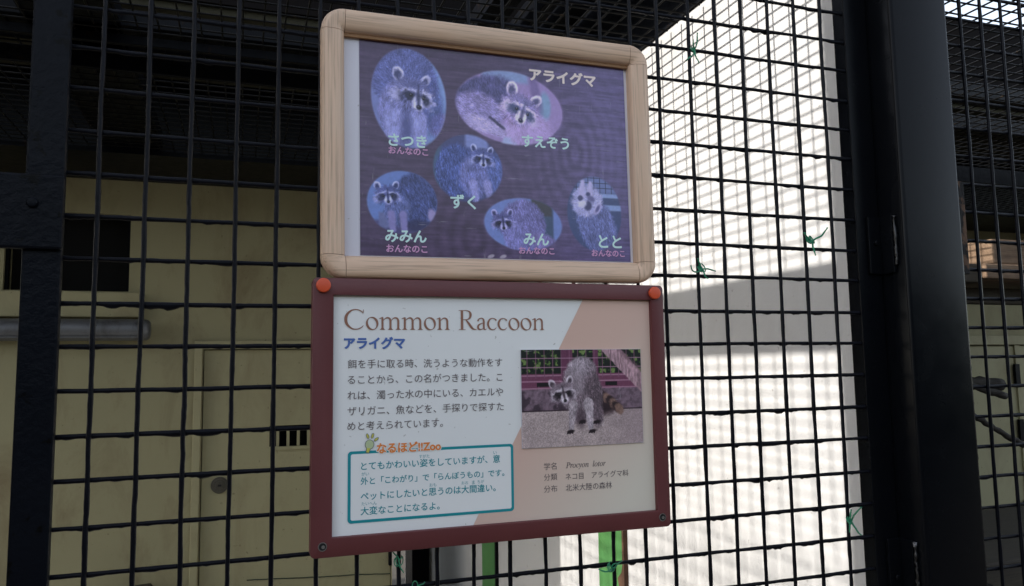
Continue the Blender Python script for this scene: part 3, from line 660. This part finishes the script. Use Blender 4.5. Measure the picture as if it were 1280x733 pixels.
# ------------------------------------------------------------------ lettering
def ital(s): return ''.join(chr(0x1D434+ord(c)-65) if 'A' <= c <= 'Z' else chr(0x1D44E+ord(c)-97) if 'a' <= c <= 'z' else c for c in s)
def letters(parent, text, mt, x0, x1, zc, y, org, off=0.0, h=None, em=None, slant=0.0, name='lettering', grow=0):
    """flat lettering from x0 to x1 (mm on the board); its em square is centred on zc"""
    cu = bpy.data.curves.new('t', 'FONT'); cu.body = text; cu.size = 1; cu.offset = off; cu.resolution_u = 4
    o = bpy.data.objects.new('t', cu); COL.objects.link(o); bpy.context.view_layer.update()
    me = bpy.data.meshes.new_from_object(o.evaluated_get(bpy.context.evaluated_depsgraph_get()))
    bpy.data.objects.remove(o); bpy.data.curves.remove(cu)
    n = len(me.vertices); co = np.zeros(n*3); me.vertices.foreach_get('co', co); co = co.reshape(-1, 3)
    mn, mx = co[:, 0].min(), co[:, 0].max(); sx = (x1-x0)/(mx-mn); sz = h if h else sx
    x = x0+(co[:, 0]-mn)*sx; z = zc+(co[:, 1]-.38)*sz
    z = z+slant*(x-x0)
    bx, by, bz = parent_base(parent)
    co = np.stack([x/1000+org[0]-bx, np.full(n, y)-by, z/1000+org[1]-bz], 1); me.vertices.foreach_set('co', co.ravel()); me.update()
    if grow:                                                      # bolder: the same shapes again, shifted all round
        bm = bmesh.new(); bm.from_mesh(me); src = bm.verts[:]+bm.edges[:]+bm.faces[:]
        for k in range(10):
            for q in bmesh.ops.duplicate(bm, geom=src)['geom']:
                if isinstance(q, bmesh.types.BMVert): q.co += Vector((grow/1000*math.cos(k*.628), -.00001*(k+1), grow/1000*math.sin(k*.628)))
        bm.to_mesh(me); bm.free()
    me.materials.clear(); me.materials.append(mt); me.name = name
    q = bpy.data.objects.new(name, me); COL.objects.link(q); q.parent = parent; return q

def raster(name, pr, parent, x0, z0, wmm, hmm, y, gain, rough, tint=(1, 1, 1)):
    """a printed picture: one small face per printed dot, ink colours in a colour attribute"""
    Hn, Wn = pr.img.shape[:2]; im = pr.img.copy(); b = im.copy()
    for sh in ((0, 1), (0, -1), (1, 0), (-1, 0)): b += np.roll(im, sh, (0, 1))
    im = .45*im+.55*b/5
    lin = np.clip(srgb_lin(im)*gain*np.array(tint), 0, .88)
    xs = x0+np.linspace(0, wmm/1000, Wn); zs = z0+np.linspace(0, hmm/1000, Hn); X, Z = np.meshgrid(xs, zs)
    bx, by, bz = parent_base(parent)
    co = np.stack([X-bx, np.full(X.shape, y)-by, Z-bz], -1).reshape(-1, 3)
    idx = np.arange(Hn*Wn).reshape(Hn, Wn); q = np.stack([idx[:-1, :-1], idx[:-1, 1:], idx[1:, 1:], idx[1:, :-1]], -1).reshape(-1, 4)
    me = bpy.data.meshes.new(name); me.vertices.add(len(co)); me.vertices.foreach_set('co', co.astype(np.float32).ravel())
    me.loops.add(q.size); me.loops.foreach_set('vertex_index', q.astype(np.int32).ravel())
    me.polygons.add(len(q)); me.polygons.foreach_set('loop_start', np.arange(0, q.size, 4, dtype=np.int32)); me.update(calc_edges=True)
    at = me.color_attributes.new('ink', 'FLOAT_COLOR', 'POINT'); at.data.foreach_set('color', np.concatenate([lin.reshape(-1, 3), np.ones((len(co), 1))], 1).astype(np.float32).ravel())
    mt = mat(name+'_ink', (.2, .2, .2), rough); a = N(mt, 'ShaderNodeAttribute', attribute_name='ink')
    sc = noise(mt, coords(mt, (220, 220, 30), (0, rad(62), 0)), 1.0, 3, .7); sc2 = noise(mt, coords(mt, (30, 220, 260), (0, rad(8), 0)), 1.0, 3, .7)
    c = mix(mt, ramp(mt, sc, [(.66, (0, 0, 0)), (.74, (.16,)*3)]), a.outputs['Color'], (.7, .68, .74)); c = mix(mt, ramp(mt, sc2, [(.66, (0, 0, 0)), (.74, (.16,)*3)]), c, (.7, .68, .74))
    base(mt, c); me.materials.append(mt)
    o = bpy.data.objects.new(name, me); COL.objects.link(o); o.parent = parent; return o

# ------------------------------------------------------------------ maroon framed information sign
SX, SZ = .266, 1.355
SG = thing('information_sign', 'white and salmon Common Raccoon information sign in a maroon steel frame', 'sign', (.481, -.012, 1.335))
def ring(mb, ox0, oz0, ox1, oz1, r, ix0, iz0, ix1, iz1, yf, yb, bev=.0016):
    bm = bmesh.new(); out = []
    for cx, cz, a0 in ((ox1-r, oz1-r, 0), (ox0+r, oz1-r, 90), (ox0+r, oz0+r, 180), (ox1-r, oz0+r, 270)):
        for k in range(6): a = rad(a0+18*k); out.append((cx+r*math.cos(a), cz+r*math.sin(a)))
    inn = []
    for cx, cz in ((ix1, iz1), (ix0, iz1), (ix0, iz0), (ix1, iz0)): inn += [(cx, cz)]*6
    n = len(out); vf = [bm.verts.new((x, yf, z)) for x, z in out]; vb = [bm.verts.new((x, yb, z)) for x, z in out]
    cf = [bm.verts.new((x, yf, z)) for x, z in inn[::6]]; cb = [bm.verts.new((x, yb, z)) for x, z in inn[::6]]
    for i in range(n):
        j = (i+1) % n; bm.faces.new((vf[i], vb[i], vb[j], vf[j])); a, b = i//6, j//6
        bm.faces.new((vf[i], vf[j], cf[a]) if a == b else (vf[i], vf[j], cf[b], cf[a]))
    for i in range(4): j = (i+1) % 4; bm.faces.new((cf[i], cf[j], cb[j], cb[i]))
    bmesh.ops.recalc_face_normals(bm, faces=bm.faces)
    if bev:
        ed = [e for e in bm.edges if all(abs(q.co.y-yf) < 1e-6 for q in e.verts) and len(e.link_faces) == 2 and e.calc_face_angle(0) > .5]
        bmesh.ops.bevel(bm, geom=ed, offset=bev, segments=2, profile=.5, affect='EDGES')
    mb.addbm(bm); return mb
fr = obj('frame', ring(MB(), .2415, 1.3330, .7240, 1.6662, .006, .2668, 1.3555, .7040, 1.6450, -.0285, -.009), M_MAROON, SG, auto=35)
b = MB(); b.box(.245, -.0215, 1.337, .7205, -.0115, 1.662); obj('board', b, M_SHEET, SG)
YB = -.0218
s = MB(); P_ = lambda x, z: (SX+x/1000, SZ+z/1000)
s.flat_xz([P_(176.9, .7), P_(438, .7), P_(438, 289.9), P_(336.3, 289.9)], YB); obj('salmon_field', s, M_TAN, SG)
YT = -.0221
# the serif heading, drawn stroke by stroke (cap height 1, pen width along each stroke)
def glyph(ch):
    X = .62
    foot = lambda x, w=.24: [[(x-w/2, .012, .024), (x, .014, .034), (x+w/2, .012, .024)], [(x, .10, .095), (x, .03, .15), (x, .0, .2)][:2]]
    if ch == 'o': return [('ring', .30, .305, .285, .325, .188, .282)], .62
    if ch == 'c': return [[(.28+.235*math.cos(rad(a)), .305+.292*math.sin(rad(a)), w) for a, w in ((38, .075), (55, .06), (75, .042), (100, .045), (135, .08), (180, .104), (225, .085), (262, .055), (295, .04), (322, .02))]], .53
    if ch == 'C': return [[(.50+.445*math.cos(rad(a)), .5+.478*math.sin(rad(a)), w) for a, w in ((42, .035), (60, .05), (85, .046), (115, .07), (150, .12), (180, .135), (210, .122), (245, .075), (275, .05), (300, .045), (322, .022))], [(.815, .76, .012), (.835, .86, .03), (.845, .985, .022)]], .94
    def arch(x0): return [[(x0+.03, .46, .022), (x0+.12, .555, .045), (x0+.215, .59, .068), (x0+.30, .555, .085), (x0+.345, .46, .095), (x0+.35, .32, .095), (x0+.35, .0, .092)]]+foot(x0+.35)
    stem = [[(.145, .60, .07), (.15, .5, .092), (.15, .0, .092)], [(.0, .535, .018), (.08, .57, .045), (.175, .615, .04)]]+foot(.15)
    if ch == 'n': return stem+arch(.165), .67
    if ch == 'm': return stem+arch(.165)+arch(.525), 1.03
    if ch == 'a': return [[(.085, .445, .082), (.10, .505, .07), (.165, .578, .048), (.255, .597, .05), (.335, .565, .07), (.372, .47, .09), (.375, .3, .092), (.376, .12, .088), (.40, .04, .075), (.455, .022, .05), (.52, .06, .016)], [(.37, .365, .026), (.25, .325, .05), (.125, .25, .08), (.085, .15, .098), (.12, .05, .09), (.21, .022, .06), (.30, .05, .04), (.37, .11, .026)]], .54
    if ch == 'R': return [[(.20, 1.0, .118), (.20, 0, .118)], [(.04, .985, .024), (.2, .985, .03), (.42, .982, .04), (.57, .92, .08), (.625, .78, .118), (.585, .62, .09), (.46, .53, .05), (.24, .515, .034)], [(.38, .525, .05), (.50, .37, .10), (.64, .17, .115), (.76, .045, .08), (.92, .014, .02)], [(.04, .012, .024), (.2, .014, .034), (.37, .012, .024)]], .90
    return [], .36
def heading(parent, text, mt, x0, x1, z0, cap, y, org):
    tot = sum(glyph(c)[1] for c in text)-.06; sx = (x1-x0)/tot/1000; sz = cap/1000; mb = MB(); pen = -.02; lay = 0
    for ch in text:
        st, adv = glyph(ch)
        for q in st:
            lay += 1; yy = y-.000008*(lay % 9)
            if q[0] == 'ring':
                _, cx, cz, rx, rz, ix, iz = q; n = 40; o, i_ = [], []
                for k in range(n):
                    a = 2*math.pi*k/n; t = rad(14); o.append((cx+rx*math.cos(a), cz+rz*math.sin(a)))
                    u, v = ix*math.cos(a), iz*math.sin(a); i_.append((cx+u*math.cos(t)-v*math.sin(t), cz+u*math.sin(t)*.6+v*math.cos(t)))
                P2 = o+i_; F2_ = [(k, (k+1) % n, n+(k+1) % n, n+k) for k in range(n)]
            else:
                c = [np.array(w) for w in q]; c = [2*c[0]-c[1]]+c+[2*c[-1]-c[-2]]; pts = []
                for k in range(1, len(c)-2):
                    for u in np.linspace(0, 1, 7)[:(7 if k == len(c)-3 else 6)]:
                        pts.append(.5*((2*c[k])+(c[k+1]-c[k-1])*u+(2*c[k-1]-5*c[k]+4*c[k+1]-c[k+2])*u*u+(3*c[k]-c[k-1]-3*c[k+1]+c[k+2])*u**3))
                l, r = [], []
                for k, w in enumerate(pts):
                    d = pts[min(k+1, len(pts)-1)]-pts[max(k-1, 0)]; d = d[:2]/(np.hypot(d[0], d[1])+1e-9); hw_ = max(w[2], .014)/2
                    l.append((w[0]-d[1]*hw_, w[1]+d[0]*hw_)); r.append((w[0]+d[1]*hw_, w[1]-d[0]*hw_))
                n = len(l); P2 = l+r; F2_ = [(k, n+k, n+k+1, k+1) for k in range(n-1)]
            mb.add([(org[0]+x0/1000+(pen+a)*sx, yy, org[1]+z0/1000+b_*sz) for a, b_ in P2], F2_)
        pen += adv
    mb.keep = True
    return obj('lettering', mb, mt, parent)
heading(SG, 'Common Raccoon', I_BROWN, 15, 278.6, 247.9, 25.6, YT, (SX, SZ))
letters(SG, 'アライグマ', I_BLUE, 14.4, 89.4, 231.3, YT, (SX, SZ), .006, grow=.55)
for tx, x1, zc in (('餌を手に取る時、洗うような動作をす', 218.5, 205.6), ('ることから、この名がつきました。こ', 218.4, 186.5), ('れは、濁った水の中にいる、カエルや', 219, 167.4), ('ザリガニ、魚などを、手探りで探すた', 219.6, 148.4), ('めと考えられています。', 142.5-4.5, 130.3)):
    letters(SG, tx, I_GREY, 18.7, x1, zc, YT, (SX, SZ))
# teal box with rounded corners
def rrect(x0, z0, x1, z1, r, n=6):
    o = []
    for cx, cz, a0 in ((x1-r, z1-r, 0), (x0+r, z1-r, 90), (x0+r, z0+r, 180), (x1-r, z0+r, 270)):
        for k in range(n+1): a = rad(a0+90*k/n); o.append((cx+r*math.cos(a), cz+r*math.sin(a)))
    return o
a = rrect(19.4, 14.2, 231.8, 99.8, 4.5); b = rrect(23.0, 17.6, 228.4, 96.4, 2.2); n = len(a)
s = MB(); s.add([(P_(*q)[0], YT+.0001, P_(*q)[1]) for q in b], [tuple(range(n))]); obj('text_box', s, I_WHITE, SG)
s = MB(); s.add([(P_(*q)[0], YT, P_(*q)[1]) for q in a+b], [(i, (i+1) % n, n+(i+1) % n, n+i) for i in range(n)]); obj('teal_outline', s, I_TEAL, SG)
letters(SG, 'なるほど!!Zoo', I_WHITE, 54.6, 134.8, 102.1, YT-.0003, (SX, SZ), .012, h=13.6, name='lettering_outline', grow=1.35)
letters(SG, 'なるほど!!Zoo', I_ORANGE, 54.6, 134.8, 102.1, YT-.0006, (SX, SZ), .010, h=13.6, grow=.3)
# light bulb printed beside the heading
s = MB(); ell = lambda cx, cz, rx, rz, n=28, a0=0: [P_(cx+rx*math.cos(2*math.pi*i/n)*math.cos(a0)-rz*math.sin(2*math.pi*i/n)*math.sin(a0), cz+rx*math.cos(2*math.pi*i/n)*math.sin(a0)+rz*math.sin(2*math.pi*i/n)*math.cos(a0)) for i in range(n)]
s.flat_xz(ell(45.5, 107.2, 5.6, 6.0), YT-.0003, 0); s.flat_xz(ell(45.5, 107.2, 5.0, 5.4), YT-.0005, 1)
s.flat_xz([P_(41.6, 103), P_(40.8, 97.6), P_(45.0, 96.6), P_(47.0, 102.4)], YT-.0004, 0); s.flat_xz([P_(42.3, 103.2), P_(41.5, 98.1), P_(44.6, 97.4), P_(46.4, 102.8)], YT-.0006, 2)
for cx, cz, a0 in ((43.2, 117.4, 18), (49.2, 117.6, -18), (53.8, 113.2, -52)):
    s.flat_xz(ell(cx, cz, 1.7, 3.5, 18, rad(a0)), YT-.0003, 0); s.flat_xz(ell(cx, cz, 1.1, 2.9, 18, rad(a0)), YT-.0005, 2)
obj('bulb_print', s, [I_OUT, I_BULB, I_YELLOW], SG)
for tx, x0, x1, zc in (('とてもかわいい姿をしていますが、意', 35.4, 213.4, 81.6), ('外と「こわがり」で「らんぼうもの」です。', 35, 219, 63.6), ('ペットにしたいと思うのは大間違い。', 35.1, 207, 45.6), ('大変なことになるよ。', 35.1, 133, 28)):
    letters(SG, tx, I_TEAL, x0, x1, zc, YT, (SX, SZ), 0, grow=.13)
for tx, x0, x1, zc in (('すがた', 107.2, 120.5, 89.6), ('い', 204.5, 209.0, 89.6), ('がい', 35.9, 45.0, 72), ('おも', 120.3, 129.0, 53.8), ('おお', 161.7, 170.6, 53.8), ('ま', 175.4, 179.4, 53.7), ('ちが', 182.8, 191.8, 54), ('たいへん', 36.1, 54.4, 36.6)):
    letters(SG, tx, I_TEAL, x0, x1, zc, YT, (SX, SZ))
letters(SG, '学名', I_GREY, 274.1, 292.2, 68.1, YT, (SX, SZ)); letters(SG, ital('Procyon')+'  '+ital('lotor'), I_GREY, 305.5, 364, 68.4, YT, (SX, SZ), .006, h=10.6)
letters(SG, '分類', I_GREY, 273.9, 292.8, 54.1, YT, (SX, SZ)); letters(SG, 'ネコ目　アライグマ科', I_GREY, 304.6, 398, 53.2, YT, (SX, SZ), .004)
letters(SG, '分布', I_GREY, 273.7, 292.6, 38.9, YT, (SX, SZ)); letters(SG, '北米大陸の森林', I_GREY, 304.6, 372.6, 38.5, YT, (SX, SZ), .004)
ph = MB(); ph.box(SX+.2437, -.0236, SZ+.0928, SX+.4217, -.0219, SZ+.2218); ph = obj('printed_photo', ph, M_MARGIN, SG)
raster('raccoon_picture', info_print(), ph, SX+.2440, SZ+.0931, 177.4, 128.4, -.0238, 1.35, .38)
for x, z in ((.2540, 1.6562), (.7085, 1.6548)):
    c = MB().cyl_y(x, z, .0088, -.0345, -.0287, 32, .0016); obj('cap', c, M_CAP, SG, auto=35)
for x, z in ((.2556, 1.3462), (.7107, 1.3462)):
    c = MB().cyl_y(x, z, .0042, -.0288, -.0286, 24); sc = obj('screw_hole', c, M_HOLE, SG)
    c = MB(); n = 24; c.tube([(x+.0048*math.cos(2*math.pi*i/n), -.0288, z+.0048*math.sin(2*math.pi*i/n)) for i in range(n+1)], .0006, 5); c.cyl_y(x+.0008, z-.0004, .0021, -.0292, -.0288, 14); obj('screw', c, M_SCREW, sc)

# ------------------------------------------------------------------ oak framed poster above it
UX, UZ = .2995, 1.702
PO = thing('poster_frame', 'oak framed poster of six named raccoons hung above the maroon sign', 'poster', (.481, -.012, 1.842))
X0, X1, Z0, Z1, Wd = .2505, .7142, 1.6680, 2.0150, .0290
prof = [(0.0, -.009), (0.0, -.0190), (.0006, -.0215), (.0020, -.0243), (.0045, -.0268), (.0080, -.0286), (.0125, -.0298)]   # (distance from the inner edge, depth)
prof += [(Wd-.0085+.0085*math.sin(rad(a)), -.0220-.0085*math.cos(rad(a))) for a in range(0, 91, 15)] + [(Wd, -.009)]
def rail(kind, a, b):
    mb = MB(); n = len(prof); vs = []
    for t in (a, b):
        for d, y in prof:
            vs.append({'top': (t, y, Z1-Wd+d), 'bottom': (t, y, Z0+Wd-d), 'left': (X0+Wd-d, y, t), 'right': (X1-Wd+d, y, t)}[kind])
    mb.add(vs, [(i, (i+1) % n, n+(i+1) % n, n+i) for i in range(n)]+[tuple(range(n))[::-1], tuple(range(n, 2*n))]); return mb
e = .0006
for kind, a, b in (('top', X0+Wd+e, X1-Wd-e), ('bottom', X0+Wd+e, X1-Wd-e)): obj('rail', rail(kind, a, b), M_OAK_X, PO, auto=40)
for kind, a, b in (('left', Z0+Wd+e, Z1-Wd-e), ('right', Z0+Wd+e, Z1-Wd-e)): obj('rail', rail(kind, a, b), M_OAK_Z, PO, auto=40)
for cx, cz, a0 in ((X1-Wd, Z1-Wd, 0), (X0+Wd, Z1-Wd, 90), (X0+Wd, Z0+Wd, 180), (X1-Wd, Z0+Wd, 270)):
    mb = MB(); n = len(prof); K = 14; vs = []
    for k in range(K+1):
        an = rad(a0+90*k/K)
        for d, y in prof: vs.append((cx+(d+1e-4)*math.cos(an), y, cz+(d+1e-4)*math.sin(an)))
    mb.add(vs, [(k*n+i, k*n+(i+1) % n, (k+1)*n+(i+1) % n, (k+1)*n+i) for k in range(K) for i in range(n)]+[tuple(range(n))[::-1], tuple(K*n+i for i in range(n))])
    obj('corner_piece', mb, M_OAK_X if a0 in (0, 180) else M_OAK_Z, PO, auto=40)
lip = MB(); lip.box(X0+Wd, -.0185, Z1-Wd-.0045, X1-Wd, -.0135, Z1-Wd+.002, .0008); obj('inner_lip', lip, M_LIP, PO)
b = MB(); b.box(X0+.012, -.0125, Z0+.012, X1-.012, -.0095, Z1-.012); obj('backing_card', b, M_MARGIN, PO)
ps = raster('poster_sheet', poster_print(), PO, UX, UZ-.003, 381.5, 288, -.0132, 1.3, .24)
YP = -.0136
letters(PO, 'アライグマ', I_CREAM, 235.1, 335.7, 257.6, YP, (UX, UZ), 0, h=19.5, grow=.85)
for tx, x0, x1, zc, mt, of in (('さつき', 37.1, 86.8, 149.6, I_MINT, .018), ('おんなのこ', 37.1, 88.9, 135.8, I_PINK, .008), ('すえぞう', 221.4, 290.9, 162, I_MINT, .012), ('ずく', 118.7, 152.9, 72, I_MINT, .014), ('みみん', 32, 85.1, 23.5, I_MINT, .018), ('おんなのこ', 33.1, 86.1, 6.9, I_PINK, .010), ('みん', 220.2, 256.4, 25.1, I_MINT, .014), ('おんなのこ', 213, 264.3, 9.2, I_PINK, .008), ('とと', 332.6, 367.5, 25.1, I_MINT, .014), ('おんなのこ', 321, 372.1, 8.5, I_PINK, .008)):
    letters(PO, tx, mt, x0, x1, zc, YP, (UX, UZ), 0, grow=.55 if mt is I_MINT else .28)
PO.rotation_euler = (0, rad(-.5), 0)
for o in list(scene.objects):
    if 'base' in o: del o['base']
